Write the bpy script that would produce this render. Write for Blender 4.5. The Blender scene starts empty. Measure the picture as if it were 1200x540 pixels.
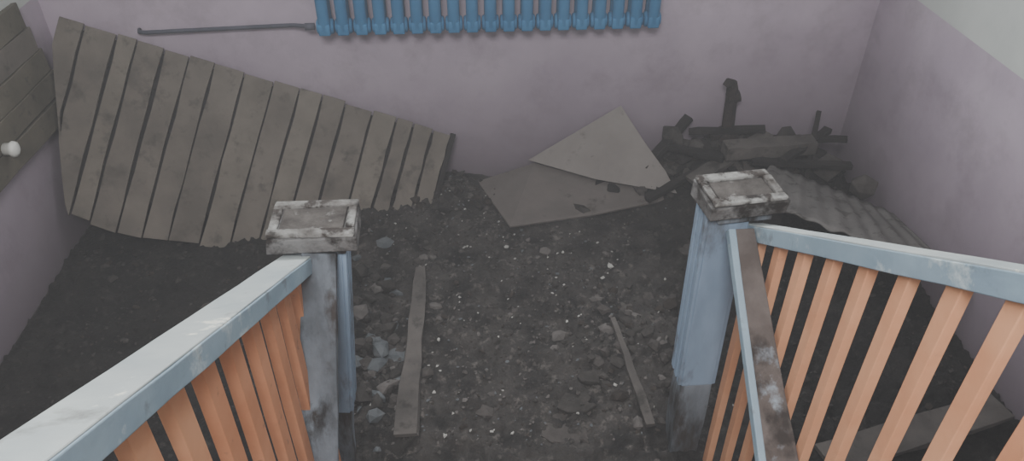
import bpy, bmesh, math, random
from mathutils import Vector, Matrix, noise
random.seed(7)
COL=bpy.context.scene.collection

# ------------------------------------------------------------ materials
def nt(name):
    m=bpy.data.materials.new(name); m.use_nodes=True
    t=m.node_tree; b=t.nodes['Principled BSDF']; b.inputs['Specular IOR Level'].default_value=.3; return m,t,b
def S(c):
    return tuple([((v/255)/12.92 if v/255<=.04045 else ((v/255+.055)/1.055)**2.4) for v in c])+(1,)
def texco(t,scale=(1,1,1)):
    tc=t.nodes.new('ShaderNodeTexCoord'); mp=t.nodes.new('ShaderNodeMapping'); mp.inputs['Scale'].default_value=scale
    t.links.new(tc.outputs['Object'],mp.inputs['Vector']); return mp.outputs['Vector']
def noise_n(t,vec,scale,detail=6,rough=.6):
    n=t.nodes.new('ShaderNodeTexNoise'); n.inputs['Scale'].default_value=scale; n.inputs['Detail'].default_value=detail; n.inputs['Roughness'].default_value=rough
    t.links.new(vec,n.inputs['Vector']); return n.outputs['Fac']
def ramp(t,fac,stops):
    r=t.nodes.new('ShaderNodeValToRGB'); e=r.color_ramp.elements
    while len(e)<len(stops): e.new(.5)
    for i,(p,c) in enumerate(stops): e[i].position=p; e[i].color=c
    t.links.new(fac,r.inputs['Fac']); return r.outputs['Color']
def mix(t,f,a,b,mode='MIX'):
    m=t.nodes.new('ShaderNodeMix'); m.data_type='RGBA'; m.blend_type=mode
    for sock,v in ((m.inputs[0],f),(m.inputs[6],a),(m.inputs[7],b)):
        if hasattr(v,'is_output'): t.links.new(v,sock)
        else: sock.default_value=v
    return m.outputs[2]
def bump(t,b,h,st=.4,dist=.01):
    n=t.nodes.new('ShaderNodeBump'); n.inputs['Strength'].default_value=st; n.inputs['Distance'].default_value=dist
    t.links.new(h,n.inputs['Height']); t.links.new(n.outputs['Normal'],b.inputs['Normal'])
W0=(0,0,0,1); W1=(1,1,1,1)
def mottled(name,c1,c2,scale=4,c3=None,thr=.62,rough=.9,vs=(1,1,1),b_st=.4,b_d=.01,sc3=None,soft=.05,c4=None,thr4=.6,sc4=4,soft4=.12):
    m,t,b=nt(name); v=texco(t,vs)
    f=noise_n(t,v,scale); col=ramp(t,f,[(.35,S(c1)),(.65,S(c2))])
    if c3:
        f2=noise_n(t,v,sc3 or scale*2.3,8,.65); k=ramp(t,f2,[(thr,W0),(thr+soft,W1)])
        col=mix(t,k,col,S(c3))
    if c4:
        mp=t.nodes.new('ShaderNodeMapping'); mp.inputs['Location'].default_value=(3.1,1.7,5.3); t.links.new(v,mp.inputs['Vector'])
        k=ramp(t,noise_n(t,mp.outputs[0],sc4,8,.6),[(thr4,W0),(thr4+soft4,W1)]); col=mix(t,k,col,S(c4))
    t.links.new(col,b.inputs['Base Color']); b.inputs['Roughness'].default_value=rough
    bump(t,b,noise_n(t,v,scale*5),b_st,b_d); return m

def wall_mat(name,split=1.23):
    m,t,b=nt(name); v=texco(t)
    lil=ramp(t,noise_n(t,v,1.6),[(.35,S((168,154,169))),(.65,S((187,173,187)))])
    st=ramp(t,noise_n(t,v,4,8,.7),[(.50,W0),(.82,(.6,.6,.6,1))])
    lil=mix(t,st,lil,S((128,116,124)))
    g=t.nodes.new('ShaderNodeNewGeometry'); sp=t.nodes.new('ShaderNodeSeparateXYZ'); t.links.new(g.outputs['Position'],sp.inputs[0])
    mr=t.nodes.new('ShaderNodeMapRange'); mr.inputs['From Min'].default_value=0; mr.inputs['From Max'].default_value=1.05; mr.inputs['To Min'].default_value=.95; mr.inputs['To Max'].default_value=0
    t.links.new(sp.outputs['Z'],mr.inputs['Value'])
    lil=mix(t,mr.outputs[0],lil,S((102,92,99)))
    wh=ramp(t,noise_n(t,v,2.5),[(.3,S((180,184,182))),(.7,S((198,201,198)))])
    gt=t.nodes.new('ShaderNodeMath'); gt.operation='GREATER_THAN'; gt.inputs[1].default_value=split; t.links.new(sp.outputs['Z'],gt.inputs[0])
    col=mix(t,gt.outputs[0],lil,wh)
    t.links.new(col,b.inputs['Base Color']); b.inputs['Roughness'].default_value=.75
    bump(t,b,noise_n(t,v,14),.3,.008); return m
M={}
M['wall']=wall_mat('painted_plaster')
M['floor']=mottled('dirty_floor',(40,37,36),(66,62,60),5,(96,91,87),.56,b_st=.9,b_d=.02,sc3=16,soft=.16)
def dirt():
    m,t,b=nt('dirt_with_painted_shade'); v=texco(t)
    col=ramp(t,noise_n(t,v,6),[(.35,S((32,30,30))),(.65,S((66,62,60)))])
    k=ramp(t,noise_n(t,v,17,8,.7),[(.55,W0),(.72,W1)]); col=mix(t,k,col,S((108,102,98)))
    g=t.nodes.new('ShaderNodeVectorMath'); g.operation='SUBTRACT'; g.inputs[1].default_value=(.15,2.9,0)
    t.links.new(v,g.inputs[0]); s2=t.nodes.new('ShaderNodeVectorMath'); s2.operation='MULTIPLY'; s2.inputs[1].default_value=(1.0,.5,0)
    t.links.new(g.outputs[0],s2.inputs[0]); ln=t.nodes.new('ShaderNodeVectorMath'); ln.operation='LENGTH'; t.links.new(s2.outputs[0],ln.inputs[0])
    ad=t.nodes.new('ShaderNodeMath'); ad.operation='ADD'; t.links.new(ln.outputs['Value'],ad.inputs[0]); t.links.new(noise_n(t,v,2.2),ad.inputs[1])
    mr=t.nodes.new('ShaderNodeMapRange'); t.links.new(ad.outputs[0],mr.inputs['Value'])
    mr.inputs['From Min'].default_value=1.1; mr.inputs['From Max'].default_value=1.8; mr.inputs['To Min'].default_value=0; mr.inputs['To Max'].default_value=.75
    col=mix(t,mr.outputs[0],col,S((20,18,18)))  # shade under slate and panel painted into the dirt, darker away from centre
    t.links.new(col,b.inputs['Base Color']); b.inputs['Roughness'].default_value=.95
    bump(t,b,noise_n(t,v,30),.9,.02); return m
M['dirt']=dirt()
M['ceil']=mottled('ceiling_plaster',(190,190,188),(208,208,205),2)
M['grayplank']=mottled('grey_dusty_planks',(90,84,78),(111,104,97),3,(72,67,62),.56,sc3=9,soft=.14,c4=(56,52,49),thr4=.57,sc4=3,soft4=.2)
M['plank2']=mottled('grey_dusty_planks_b',(97,91,84),(115,108,100),4,(76,71,66),.56,sc3=11,soft=.14,c4=(62,58,54),thr4=.59,sc4=4,soft4=.2)
M['loose']=mottled('loose_board_grey',(66,62,60),(88,83,80),5,(50,47,45),.54,sc3=11,soft=.12)
M['plank3']=mottled('mossy_planks',(78,74,64),(98,92,81),4,(60,57,50),.58,sc3=11,soft=.1)
M['gap']=mottled('charred_timber_and_dark_gaps',(28,25,25),(42,38,37),6)
M['radblue']=mottled('radiator_blue_paint',(44,106,150),(60,122,166),3,rough=.7,b_st=.1)
M['pipe']=mottled('pipe_dark_paint',(62,64,76),(84,84,96),5,rough=.7)
M['rust']=mottled('rusted_iron',(34,29,29),(54,45,43),18,(72,60,54),.62)
M['orange']=mottled('orange_paint',(208,148,112),(220,164,128),5,(160,120,98),.66,rough=.7,b_st=.15,sc3=16,soft=.1)
M['orange2']=mottled('orange_paint_worn',(198,136,100),(212,150,114),6,(144,108,88),.62,rough=.7,b_st=.15,sc3=18,soft=.1)
M['blue']=mottled('blue_paint_peeling',(128,148,164),(146,166,180),4,(186,198,202),.57,rough=.7,b_st=.2,sc3=7,soft=.08,c4=(104,106,108),thr4=.60,sc4=10)
M['bluetop']=mottled('blue_paint_worn_white',(164,173,176),(188,194,193),4,(232,232,222),.58,rough=.7,b_st=.25,sc3=6,soft=.04,c4=(136,138,136),thr4=.61,sc4=9)
M['bluepost']=mottled('blue_paint_post',(122,140,162),(146,166,190),4,(92,94,98),.54,rough=.75,b_st=.2,vs=(1,1,.4),sc3=9,soft=.16,c4=(70,67,67),thr4=.57,sc4=5,soft4=.2)
M['barewood']=mottled('bare_weathered_wood',(78,82,88),(130,138,148),6,(60,55,53),.48,vs=(1,1,.3),sc3=9,soft=.12,c4=(36,33,32),thr4=.52,sc4=8,soft4=.15)
M['brownwood']=mottled('worn_brown_wood',(82,74,71),(106,98,95),8,(142,152,162),.58,vs=(1,1,.5),sc3=9,soft=.1,c4=(54,48,46),thr4=.54,sc4=7)
M['cap']=mottled('newel_cap_flaking',(88,83,80),(158,158,156),9,(56,49,46),.49,rough=.85,b_st=.6,sc3=16,soft=.1,c4=(42,37,35),thr4=.55,sc4=12)
M['capin']=mottled('newel_cap_dirty_centre',(52,47,45),(92,87,84),11,(146,145,143),.60,rough=.9,b_st=.5,sc3=13,soft=.1)
M['capside']=mottled('newel_cap_side',(60,55,53),(116,115,115),10,(40,35,33),.46,rough=.85,b_st=.6,sc3=15,soft=.14)
M['card']=mottled('fibreboard_dusty',(92,86,83),(108,101,98),3,(76,70,67),.58,sc3=8,soft=.1)
M['card2']=mottled('fibreboard_face',(118,112,109),(134,128,125),3,(100,94,91),.60,sc3=8,soft=.1)
M['slate']=mottled('asbestos_slate',(84,81,80),(102,99,97),6,(68,65,63),.56)
for i,(a,b_) in enumerate([((44,41,39),(62,58,56)),((58,54,52),(76,71,69)),((80,76,74),(100,95,93)),((40,35,32),(56,49,45)),((140,138,134),(170,168,164)),((76,80,84),(98,101,104))]):
    M['rub%d'%i]=mottled('rubble_tone_%d'%i,a,b_,20)
M['white']=mottled('white_enamel',(200,200,194),(216,216,212),5,rough=.5,b_st=0)
M['frame']=mottled('window_frame_paint',(205,208,206),(222,224,222),5,rough=.5)
M['step']=mottled('stair_concrete',(80,76,73),(104,99,95),5,(66,61,58),.6,sc3=12)

# ------------------------------------------------------------ mesh builder
class MB:
    def __init__(s,name,mats): s.name=name; s.mats=mats; s.v=[]; s.f=[]; s.mi=[]
    def add(s,vs,fs,mi=0):
        o=len(s.v); s.v+= [tuple(v) for v in vs]; s.f+=[tuple(i+o for i in f) for f in fs]; s.mi+=[mi]*len(fs) if isinstance(mi,int) else list(mi)
    def box(s,c,size,rot=None,mi=0,jit=0):
        c=Vector(c); hx,hy,hz=[k/2 for k in size]; vs=[]
        for x in(-hx,hx):
            for y in(-hy,hy):
                for z in(-hz,hz):
                    p=Vector((x,y,z))
                    if jit: p+=Vector([random.uniform(-jit,jit) for _ in range(3)])
                    if rot: p=rot@p
                    vs.append(c+p)
        s.add(vs,[(0,1,3,2),(4,6,7,5),(0,4,5,1),(2,3,7,6),(0,2,6,4),(1,5,7,3)],mi)
    def beam(s,p,q,w,h,up=(0,0,1),mi=0,seg=1,jit=0,w2=None,h2=None,mitop=None):
        p=Vector(p);q=Vector(q);d=(q-p).normalized();u=Vector(up);r=d.cross(u).normalized();u=r.cross(d).normalized()
        w2=w2 or w; h2=h2 or h; vs=[];fs=[];ms=[]
        for i in range(seg+1):
            k=i/seg; c=p.lerp(q,k); ww=(w+(w2-w)*k)/2; hh=(h+(h2-h)*k)/2
            for a,b in((-1,-1),(1,-1),(1,1),(-1,1)):
                vs.append(c+r*(a*ww+random.uniform(-jit,jit))+u*(b*hh+random.uniform(-jit,jit)))
        for i in range(seg):
            o=i*4
            for j in range(4):
                fs.append((o+j,o+(j+1)%4,o+4+(j+1)%4,o+4+j)); ms.append(mitop if (mitop is not None and j==2) else mi)
        fs.append((3,2,1,0)); fs.append((seg*4,seg*4+1,seg*4+2,seg*4+3)); ms+=[mi,mi]
        s.add(vs,fs,ms)
    def slab(s,pts,n,th,mi=0,mi2=None):
        n=Vector(n).normalized(); k=len(pts); a=[Vector(p) for p in pts]; b=[p-n*th for p in a]
        fs=[tuple(range(k)),tuple(reversed(range(k,2*k)))]+[(i,i+k,(i+1)%k+k,(i+1)%k) for i in range(k)]
        e=mi if mi2 is None else mi2
        s.add(a+b,fs,[mi,e]+[e]*k)
    def tube(s,path,r,n=10,mi=0,cap=True):
        path=[Vector(p) for p in path]; vs=[];fs=[]
        rs=r if isinstance(r,(list,tuple)) else [r]*len(path)
        for i,p in enumerate(path):
            d=(path[min(i+1,len(path)-1)]-path[max(i-1,0)]).normalized()
            a=Vector((0,0,1)) if abs(d.z)<.9 else Vector((1,0,0)); u=d.cross(a).normalized(); w=d.cross(u).normalized()
            for j in range(n):
                t=2*math.pi*j/n; vs.append(p+(u*math.cos(t)+w*math.sin(t))*rs[i])
        for i in range(len(path)-1):
            for j in range(n): fs.append((i*n+j,i*n+(j+1)%n,(i+1)*n+(j+1)%n,(i+1)*n+j))
        if cap: fs.append(tuple(reversed(range(n)))); fs.append(tuple(range((len(path)-1)*n,len(path)*n)))
        s.add(vs,fs,mi)
    def rock(s,c,r,flat=.6,mi=0):
        ph=(1+5**.5)/2
        V=[(-1,ph,0),(1,ph,0),(-1,-ph,0),(1,-ph,0),(0,-1,ph),(0,1,ph),(0,-1,-ph),(0,1,-ph),(ph,0,-1),(ph,0,1),(-ph,0,-1),(-ph,0,1)]
        F=[(0,11,5),(0,5,1),(0,1,7),(0,7,10),(0,10,11),(1,5,9),(5,11,4),(11,10,2),(10,7,6),(7,1,8),(3,9,4),(3,4,2),(3,2,6),(3,6,8),(3,8,9),(4,9,5),(2,4,11),(6,2,10),(8,6,7),(9,8,1)]
        R=Matrix.Rotation(random.uniform(0,6.28),3,'Z'); R2=Matrix.Rotation(random.uniform(-.3,.3),3,'X')
        sx=random.uniform(.6,1.4); sy=random.uniform(.5,1.1); c=Vector(c)
        vs=[]
        for v in V:
            p=Vector(v)*(r/1.9)*random.uniform(.7,1.3); p=Vector((p.x*sx,p.y*sy,p.z*flat)); q=c+R@(R2@p)
            q.y=min(q.y,4.04); q.x=max(-2.21,min(q.x,2.29)); q.z=max(q.z,.001); vs.append(q)
        s.add(vs,F,mi)
    def flake(s,c,r,mi=0):
        k=random.choice([4,5,6]); a0=random.uniform(0,6.28); c=Vector(c)
        n=Vector((random.uniform(-.35,.35),random.uniform(-.35,.35),1)).normalized()
        u=n.orthogonal().normalized(); w=n.cross(u); pts=[]
        for i in range(k):
            a=a0+2*math.pi*i/k+random.uniform(-.3,.3); rr=r*random.uniform(.6,1.3); pts.append(c+u*math.cos(a)*rr+w*math.sin(a)*rr*.7)
        s.slab(pts,n,max(.003,r*.15),mi)
    def make(s,bevel=0,smooth=False,parent=None):
        me=bpy.data.meshes.new(s.name); me.from_pydata(s.v,[],s.f)
        for m in s.mats: me.materials.append(M[m])
        me.polygons.foreach_set('material_index',s.mi)
        bm=bmesh.new(); bm.from_mesh(me); bmesh.ops.recalc_face_normals(bm,faces=bm.faces); bm.to_mesh(me); bm.free()
        if smooth:
            for p in me.polygons: p.use_smooth=True
        me.update(); ob=bpy.data.objects.new(s.name,me); COL.objects.link(ob)
        if bevel:
            b=ob.modifiers.new('bevel','BEVEL'); b.width=bevel; b.segments=2; b.limit_method='ANGLE'
        if parent: ob.parent=parent
        return ob
def empty(name):
    e=bpy.data.objects.new(name,None); COL.objects.link(e); return e

XL,XR,YB,YF,ZC=-2.22,2.30,4.05,-2.6,4.3
# ------------------------------------------------------------ room shell
b=MB('floor',['floor']); b.box(((XL+XR)/2,(YB+YF)/2,-.05),(XR-XL+.4,YB-YF+.4,.1)); b.make()
b=MB('ceiling',['ceil']); b.box(((XL+XR)/2,(YB+YF)/2,ZC+.05),(XR-XL+.4,YB-YF+.4,.1)); b.make()
wx0,wx1,wz0,wz1=-1.0,1.25,1.95,3.6
b=MB('wall_back',['wall'])
b.box(((XL+XR)/2,YB+.15,wz0/2),(XR-XL,.3,wz0)); b.box(((XL+XR)/2,YB+.15,(wz1+ZC)/2),(XR-XL,.3,ZC-wz1))
b.box(((XL+wx0)/2,YB+.15,(wz0+wz1)/2),(wx0-XL,.3,wz1-wz0)); b.box(((XR+wx1)/2,YB+.15,(wz0+wz1)/2),(XR-wx1,.3,wz1-wz0)); b.make()
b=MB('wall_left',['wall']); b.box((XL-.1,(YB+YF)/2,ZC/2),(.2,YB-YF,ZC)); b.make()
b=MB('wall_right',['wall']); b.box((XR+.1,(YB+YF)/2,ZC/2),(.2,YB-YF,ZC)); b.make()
b=MB('wall_front',['wall']); b.box(((XL+XR)/2,YF-.1,ZC/2),(XR-XL,.2,ZC)); b.make()
b=MB('window_1',['frame'])
yy=YB+.15
for z in(wz0+.03,wz1-.03,3.0): b.box(((wx0+wx1)/2,yy,z),(wx1-wx0,.07,.06))
for x in(wx0+.03,wx1-.03,.125,): b.box((x,yy,(wz0+wz1)/2),(.06,.07,wz1-wz0))
b.make(.004)

# ------------------------------------------------------------ radiator
b=MB('radiator',['radblue','pipe'])
n=19; x0=-.79; pitch=(1.04+.79)/n
for i in range(n):
    cx=x0+pitch*(i+.5)
    for dy in(-.035,.035):
        b.tube([(cx,3.93+dy,1.045),(cx,3.93+dy,1.07),(cx,3.93+dy,1.58),(cx,3.93+dy,1.61)],[.022,.033,.033,.022],10)
    for z in(1.075,1.585):
        b.tube([(cx-pitch/2+.002,3.93,z),(cx-pitch/2+.012,3.93,z),(cx+pitch/2-.012,3.93,z),(cx+pitch/2-.002,3.93,z)],[.034,.042,.042,.034],12)
        b.box((cx,3.93,z),(.06,.13,.06))
    b.box((cx,3.93,1.33),(.02,.12,.5))
for x in(-.45,.7): b.box((x,3.99,1.12),(.03,.1,.03))
b.make(.006,True)
b=MB('heating_pipe',['pipe'])
b.tube([(-.80,3.93,1.075),(-.86,3.94,1.075),(-.92,3.99,1.06),(-1.0,4.0,1.055),(-1.70,4.0,1.035),(-1.74,4.01,1.034),(-1.75,4.045,1.034)],.011,10)
b.tube([(-.80,3.93,1.075),(-.85,3.93,1.075)],.02,8)
b.make(0,True)

# ------------------------------------------------------------ collapsed plank panel
A=Vector((-2.12,4.0,1.13)); e1=Vector((.9375,-.0143,-.3474)).normalized(); e2=Vector((-.299,-.544,-.784)); e2=(e2-e1*e2.dot(e1)).normalized(); nn=e1.cross(e2)
if nn.y>0: nn=-nn
def PP(s,t,o=0):
    p=A+e1*s+e2*t+nn*o
    if p.x<-2.16: p+=e1*((-2.16-p.x)/e1.x)
    return p
b=MB('fallen_plank_panel',['grayplank','plank2','gap','plank3'])
s=0; L=2.14
def blen(s):
    P=[(0,.90),(.3,1.0),(.6,1.03),(1.25,.94),(1.7,.69),(2.15,.44)]
    for (a,la),(c,lc) in zip(P,P[1:]):
        if s<=c: return la+(lc-la)*(s-a)/(c-a)
    return P[-1][1]
while s<L-.05:
    w=random.choice([.10,.12,.13,.14,.16]); w=min(w,L-s)
    g=.0015+random.random()*.004; off=random.uniform(-.014,.012)
    t0=random.uniform(-.005,.015); seg=6; dz=random.uniform(0,.006)
    l0=blen(s)+off; l1=blen(s+w)+off; o=.012+dz
    pts=[PP(s+g,t0,o)]
    for k in range(1,seg): pts.append(PP(s+g+random.uniform(-.001,.008),t0+(l0-t0)*k/seg,o))
    pts.append(PP(s+g,l0,o)); pts.append(PP(s+w-g,l1,o))
    for k in range(seg-1,0,-1): pts.append(PP(s+w-g-random.uniform(-.001,.008),t0+(l1-t0)*k/seg,o))
    pts.append(PP(s+w-g,t0,o))
    b.slab(pts,nn,.022,random.choice([0,0,1])); s+=w
b.slab([PP(.02,.03,-.012),PP(2.1,.03,-.012),PP(2.1,.30,-.012),PP(1.25,.80,-.012),PP(.3,.85,-.012),PP(.02,.78,-.012)],nn,.006,2)  # dark sheet set behind the planks, colours the gaps between them
b.beam(PP(.1,.2,-.02),PP(2.0,.2,-.02),.06,.03,nn,2)
b.beam(A+e1*2.15,A+e1*2.15+e2*.40,.03,.04,nn,2)
b.make(.003)

b=MB('timber_boarding',['plank3','gap','grayplank'])
for k in range(5):
    z=.70+k*.13
    b.beam((-2.188+.004*k,2.7,z+.03+random.uniform(-.01,.01)),(-2.190,3.90-.03*k,z+random.uniform(-.01,.01)),.03,.124,(0,0,1),random.choice([0,0,2]),seg=6,jit=.003)
b.make(.003)
b=MB('ceramic_wall_knob',['white'])
kc=Vector((-2.12,3.22,.80)); b.tube([kc+Vector((-.048,0,0)),kc+Vector((-.02,0,0)),kc+Vector((-.012,0,0)),kc+Vector((.002,0,0)),kc+Vector((.012,0,0))],[.03,.03,.038,.036,.02],16); b.make(0,True)

# ------------------------------------------------------------ broken fibreboard
b=MB('broken_fibreboard_sheet',['card','card2','gap'])
b.slab([(.03,3.96,.05),(.2,3.47,.06),(.67,3.55,.06),(1.24,3.68,.08),(.74,3.86,.105),(.38,3.99,.15)],(0,-.2,1),.014,0)
n3=Vector((-.0764,-.305,.1946)).normalized()
b.slab([(.34,3.96,.19),(.73,3.80,.14),(1.2,3.68,.10),(1.14,3.77,.20),(1.02,3.88,.34),(.89,4.02,.51)],n3,.014,1)
ce=Vector((.72,3.87,.24)); u=n3.orthogonal().normalized(); w_=n3.cross(u)
ce=ce-n3*((ce-Vector((.34,3.96,.19))).dot(n3))
b.slab([ce+n3*.016+(u*math.cos(a)*.028+w_*math.sin(a)*.018) for a in [i*math.pi/4 for i in range(8)]],n3,.016,2)  # dark disc paints the shade of a small hole
b.make(.002)

# ------------------------------------------------------------ corrugated slate sheet
sl=empty('corrugated_slate_sheet')
b=MB('sheet',['slate'])
P00=Vector((1.40,3.18,.42));P10=Vector((2.24,2.56,.34));P11=Vector((2.27,3.25,.22));P01=Vector((1.72,3.66,.30))
NU=96;NV=12; vs=[];fs=[]
for lay in(0,1):
    for j in range(NV+1):
        for i in range(NU+1):
            u=i/NU;v=j/NV; vv=v+ (.06*noise.noise(Vector((u*11,0,3))) if j==0 else 0)
            p=P00.lerp(P10,u).lerp(P01.lerp(P11,u),vv); p.z+=.006*math.sin(u*2*math.pi*9)-lay*.008+.012*noise.noise(Vector((u*4,v*3,1))); vs.append(p)
K=(NU+1)*(NV+1)
for j in range(NV):
    for i in range(NU):
        a=j*(NU+1)+i; fs.append((a,a+1,a+NU+2,a+NU+1)); fs.append((K+a,K+a+NU+1,K+a+NU+2,K+a+1))
for i in range(NU):
    fs.append((i,K+i,K+i+1,i+1)); a=NV*(NU+1)+i; fs.append((a,a+1,K+a+1,K+a))
for j in range(NV):
    a=j*(NU+1); fs.append((a,a+NU+1,K+a+NU+1,K+a)); a+=NU; fs.append((a,K+a,K+a+NU+1,a+NU+1))
b.add(vs,fs,0); b.make(0,True,sl)
b=MB('timber_prop',['gap'])
b.beam((1.6,3.25,0.0),(1.62,3.27,.36),.07,.07,(0,1,0)); b.beam((2.2,2.95,0),(2.2,2.95,.26),.07,.07,(0,1,0)); b.make(.004,False,sl)

# ------------------------------------------------------------ debris mass
def hgt(x,y):
    h=.015+.05*max(0,noise.fractal(Vector((x*2.2,y*2.2,1)),1,2,4)+.2)
    h+=.27*math.exp(-((x-1.5)/.45)**2-((y-3.93)/.28)**2)
    h+=.14*math.exp(-((x-1.98)/.3)**2-((y-3.75)/.3)**2)
    h+=.08*math.exp(-((x+.35)/.4)**2-((y-3.85)/.25)**2)
    h+=.07*math.exp(-((x-.85)/.25)**2-((y-2.5)/.3)**2)
    h+=.08*math.exp(-((x+.6)/.2)**2-((y-2.7)/.4)**2)
    m=.3 if (y>3.3 and -.1<x<1.3) else 1
    if x<-.9: m*=.8; h*=.5
    h+=m*(.03*noise.noise(Vector((x*9,y*9,5)))+.028*noise.noise(Vector((x*24,y*24,2)))+.016*noise.noise(Vector((x*55,y*55,2))))
    return max(.004,h)
deb=empty('rubble_debris')
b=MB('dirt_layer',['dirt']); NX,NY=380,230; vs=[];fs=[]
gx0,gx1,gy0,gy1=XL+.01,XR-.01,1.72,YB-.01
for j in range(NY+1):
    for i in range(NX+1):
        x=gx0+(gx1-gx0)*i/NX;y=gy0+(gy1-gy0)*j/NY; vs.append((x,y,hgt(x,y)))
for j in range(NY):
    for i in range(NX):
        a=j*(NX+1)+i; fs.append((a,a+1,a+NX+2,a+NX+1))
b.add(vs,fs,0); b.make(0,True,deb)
b=MB('rubble',['rub0','rub1','rub2','rub3','rub4','rub5','gap'])
def tone(): return random.choices([0,1,2,3,4,5],[50,28,7,18,.8,1.5])[0]
cnt=0
while cnt<5200:
    x=random.uniform(XL+.06,XR-.06); y=random.uniform(1.98,YB-.05)
    dens=.25+.9*noise.noise(Vector((x*2.5,y*2.5,7)))+.5*math.exp(-(x/.9)**2)
    if random.random()>dens: continue
    r=min(.036,.005*math.exp(random.gauss(0,.65))+.003)
    (b.rock if random.random()<.65 else b.flake)((x,y,hgt(x,y)+r*.05),r,mi=tone() if -.8<x<1 else random.choice([0,3,0,6])); cnt+=1
for _ in range(420):
    x=random.gauss(.05,.5); y=random.uniform(2.0,3.9)
    if abs(x)<1.9: b.flake((x,y,hgt(x,y)+.004),random.uniform(.003,.012),mi=random.choice([4,2,2,5]))
for _ in range(260):
    x=random.gauss(1.52,.33); y=min(3.97,random.gauss(3.86,.13)); r=random.uniform(.02,.075)
    if x<2.2: b.rock((x,y,hgt(x,y)+r*.25),r,mi=random.choice([0,0,1,3,6,6]))
for _ in range(80):
    x=random.gauss(.75,.12); y=random.gauss(2.5,.25); r=random.uniform(.012,.045)
    b.rock((x,y,hgt(x,y)+r*.1),r,mi=random.choice([0,0,1,3,2]))
for _ in range(90):
    x=random.gauss(-.46,.09); y=random.gauss(2.55,.3); r=random.uniform(.012,.055)
    b.rock((x,y,hgt(x,y)+r*.1),r,mi=random.choice([1,2,5,0,0]))
for _ in range(70):
    x=random.gauss(-.25,.25); y=min(3.97,random.gauss(3.8,.12)); r=random.uniform(.012,.045)
    b.rock((x,y,hgt(x,y)+r*.1),r,mi=random.choice([0,0,6,3]))
b.make(0,False,deb)
b=MB('plaster_chunks',['rub1','rub2','rub0'])
for (x,y,r) in [(.34,2.08,.12),(.42,2.2,.08),(.02,2.2,.06),(.5,2.35,.06),(-.5,2.45,.05),(.75,2.75,.05),(-1.3,2.9,.1),(1.2,3.25,.09)]:
    k=11; c=Vector((x,y,hgt(x,y)+.012)); pts=[c+Vector((math.cos(2*math.pi*i/k)*r*random.uniform(.55,1.25),math.sin(2*math.pi*i/k)*r*random.uniform(.5,1.1),random.uniform(-.012,.008))) for i in range(k)]
    b.slab(pts,(random.uniform(-.2,.2),-.1,1),.022,random.choice([0,0,2]))
for (x,y,z,r) in [(1.2,3.92,.34,.10),(1.32,3.86,.30,.08),(1.85,3.85,.36,.07),(1.42,3.7,.22,.08),(2.08,3.7,.24,.1),(2.18,3.45,.26,.08)]: b.rock((x,y,z),r,.8,random.choice([0,2]))
b.make(.004,False,deb)

# ------------------------------------------------------------ loose planks & sticks
def plank(p,q,w,h,mat,w2=None,jit=.004,par=None,name='broken_plank'):
    b=MB(name,[mat]); b.beam(p,q,w,h,(0,0,1),0,seg=8,jit=jit,w2=w2); return b.make(.002,False,par)
plank((-.31,2.02,.10),(-.28,3.08,.105),.10,.024,'loose',w2=.05,jit=.007)
plank((.70,2.02,.085),(.64,2.62,.13),.045,.02,'loose',w2=.025)
plank((1.35,1.80,.10),(2.2,2.02,.10),.14,.025,'loose')
for a in [((1.25,3.62,.22),(1.75,3.86,.38),.09,.03,'loose'),((1.45,3.72,.36),(1.98,3.74,.37),.10,.08,'loose'),((1.15,3.9,.30),(1.45,3.7,.32),.06,.03,'gap'),
  ((1.3,3.5,.10),(1.7,3.6,.20),.04,.03,'loose'),((1.75,3.6,.35),(2.1,3.85,.40),.05,.03,'gap'),((1.92,3.6,.2),(2.04,3.9,.50),.028,.02,'gap'),
  ((1.02,3.82,.20),(1.3,3.98,.44),.06,.03,'gap'),((1.6,3.66,.32),(2.15,3.58,.32),.05,.03,'gap'),((1.0,3.6,.12),(1.4,3.75,.26),.045,.03,'gap'),
  ((1.7,3.95,.3),(2.15,3.7,.42),.04,.03,'gap'),((1.3,3.95,.36),(1.72,3.85,.42),.05,.03,'gap')]:
    plank(*a,par=deb,name='timber_scrap')
b=MB('rusted_iron_bracket',['rust'])
b.tube([(1.53,3.93,.20),(1.525,3.93,.40),(1.515,3.93,.58),(1.51,3.93,.64),(1.50,3.925,.675),(1.475,3.915,.69),(1.46,3.91,.67)],[.040,.037,.034,.034,.033,.029,.022],10)
b.tube([(1.53,3.93,.33),(1.53,3.93,.375)],[.085,.06],8); b.beam((1.42,3.9,.35),(1.64,3.93,.365),.05,.03)
b.tube([(1.49,3.93,.58),(1.56,3.93,.60)],.036,8); b.make(.002)

# ------------------------------------------------------------ stair flight
SL=.605; TR=.28; RS=TR*SL
ys0=1.70
stair=empty('staircase')
b=MB('concrete_steps',['step']); ns=12
for k in range(ns):
    y1=ys0-k*TR; z1=(k+1)*RS
    b.box((.17,y1-TR/2,z1-RS/2 if k<2 else z1-.12),(1.60,TR+.02,RS if k<2 else .24))
    b.box((.17,y1-TR/2+.015,z1-.015),(1.62,TR+.03,.03))
yt=ys0-ns*TR
b.box((.04,(yt+YF)/2,ns*RS-.1),(4.4,yt-YF,.2))
b.make(.006,False,stair)

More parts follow.
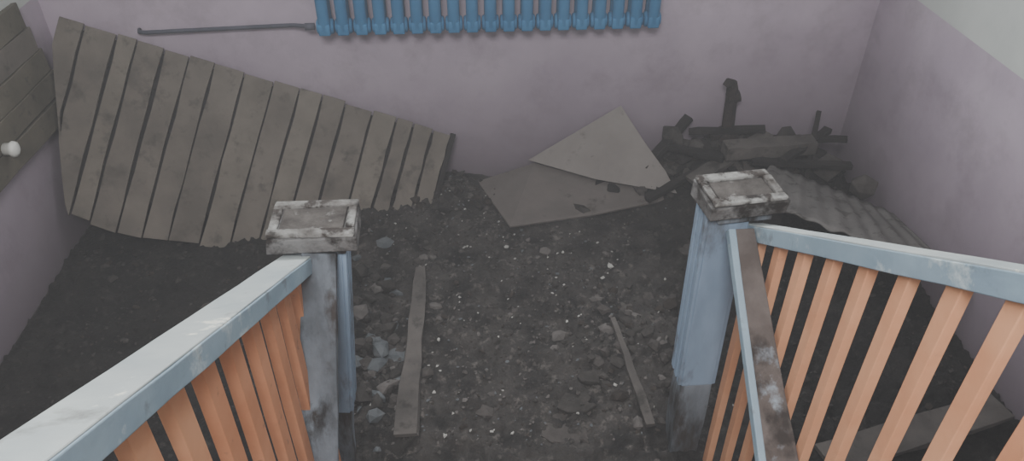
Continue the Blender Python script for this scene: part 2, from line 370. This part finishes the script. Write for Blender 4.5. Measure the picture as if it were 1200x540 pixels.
# ------------------------------------------------------------ newels
def newel(px,py,top,lean,cx,cy,capw,capd,caprot):
    b=MB('newel_post',['bluepost','barewood','cap','capside','brownwood','blue','capin'])
    base=Vector((px+lean,py,0)); tp=Vector((px,py,top-.06)); mid=base.lerp(tp,.36)
    b.beam(base,mid,.115,.115,(0,1,0),1,seg=4,jit=.003); b.beam(mid,tp,.12,.12,(0,1,0),0,seg=4,jit=.0015)
    for sx in(-1,1):
        for k in(-1,0,1):
            b.beam(mid+Vector((sx*.064,k*.042,0)),tp+Vector((sx*.064,k*.042,-.01)),.014,.030,(0,1,0),0)
    for k in(-1,0,1): b.beam(mid+Vector((k*.042,.066,0)),tp+Vector((k*.042,.066,-.01)),.030,.014,(0,1,0),0)
    R=Matrix.Rotation(caprot,3,'Z')
    b.box((cx,cy,top-.075),(capw*.72,capd*.78,.03),R,1,.002)
    b.box((cx,cy,top-.035),(capw,capd,.052),R,3,.006)
    for (ox,oy,sx,sy) in [(0,-capd/2+.018,capw,.036),(0,capd/2-.018,capw,.036),(-capw/2+.017,0,.034,capd-.070),(capw/2-.017,0,.034,capd-.070)]:
        b.box(Vector((cx,cy,top-.003))+R@Vector((ox,oy,0)),(sx-.008,sy-.002,.014),R,2,.003)
    b.box((cx,cy,top-.006),(capw-.07,capd-.075,.012),R,6,.003)
    return b
b=newel(-.465,1.93,1.27,-.11,-.49,1.93,.265,.185,.0)
b.beam((-.47,1.845,1.20),(-.54,1.38,.33),.105,.035,(0,-1,.3),1,seg=8,jit=.003,w2=.13)
b.make(.004,False,stair)
b=newel(.80,1.97,1.30,.02,.845,1.97,.25,.17,.12)
d0=Vector((.83,1.86,1.215)); d1=Vector((.835,1.0,.625))
b.beam(d0,d1,.07,.03,(0,-.4,1),4,seg=8,jit=.002,w2=.12)
b.beam(d0+Vector((-.036,.0,0)),d1+Vector((-.058,0,0)),.022,.036,(0,-.4,1),5,seg=6,jit=.001)
b.make(.004,False,stair)

# ------------------------------------------------------------ railings
def railing(x,y0,z0,sl,wid,hei,ys,bw,bt,mo):
    b=MB('stair_railing',['blue','bluetop','orange','orange2'])
    yend=-1.3
    b.beam((x,y0,z0),(x,yend,z0+(y0-yend)*sl),wid,hei,(0,0,1),0,seg=22,jit=.0012)
    up=Vector((0,sl,1)).normalized()
    b.beam(Vector((x,y0,z0))+up*(hei/2+.002),Vector((x,yend,z0+(y0-yend)*sl))+up*(hei/2+.002),wid-.006,.006,(0,0,1),1,seg=22,jit=.0008)
    for y in ys:
        zt=z0+(y0-y)*sl-hei*.3
        k=max(0,math.ceil((ys0+.02-y)/TR)); zb=max(0,k*RS)
        b.beam((x+random.uniform(-.004,.004),y+random.uniform(-.006,.006),zb),(x,y,zt),bw,bt,(1,0,0),mo[0] if random.random()<.75 else mo[1],seg=3,jit=.0015)
    return b.make(.003,False,stair)
railing(-.540,1.88,1.138,.57,.096,.050,[1.77-.14*k for k in range(21)],.062,.028,(3,2))
railing(.90,1.92,1.158,.648,.060,.048,[1.86-.139*k for k in range(22)],.040,.026,(2,3))

# ------------------------------------------------------------ camera, light
cd=bpy.data.cameras.new('camera'); c=bpy.data.objects.new('camera',cd); COL.objects.link(c)
cd.lens=27; cd.clip_start=.05; c.location=(0,0,2.65); c.rotation_euler=(math.radians(53),0,math.radians(-3.5)); bpy.context.scene.camera=c
def area(name,loc,rot,sx,sy,p,col):
    l=bpy.data.lights.new(name,'AREA'); l.shape='RECTANGLE'; l.size=sx; l.size_y=sy; l.energy=p; l.color=col
    o=bpy.data.objects.new(name,l); COL.objects.link(o); o.location=loc; o.rotation_euler=[math.radians(a) for a in rot]; return o
area('window_daylight',(.12,4.3,2.8),(-90,0,0),2.1,1.6,135,(.96,.98,1))
area('overhead_fill_lamp',(-.3,-.8,4.1),(30,0,0),1.2,1.2,215,(1,.99,.985))  # added fill lamp under the closed ceiling, no opening there
w=bpy.data.worlds.new('sky'); bpy.context.scene.world=w; w.use_nodes=True
w.node_tree.nodes['Background'].inputs[0].default_value=(.9,.94,1,1); w.node_tree.nodes['Background'].inputs[1].default_value=1.3
vs_=w.node_tree.nodes.new('ShaderNodeVolumeScatter'); vs_.inputs['Density'].default_value=.028; vs_.inputs['Color'].default_value=(.92,.92,.94,1); vs_.inputs['Anisotropy'].default_value=.2
w.node_tree.links.new(vs_.outputs[0],w.node_tree.nodes['World Output'].inputs['Volume'])
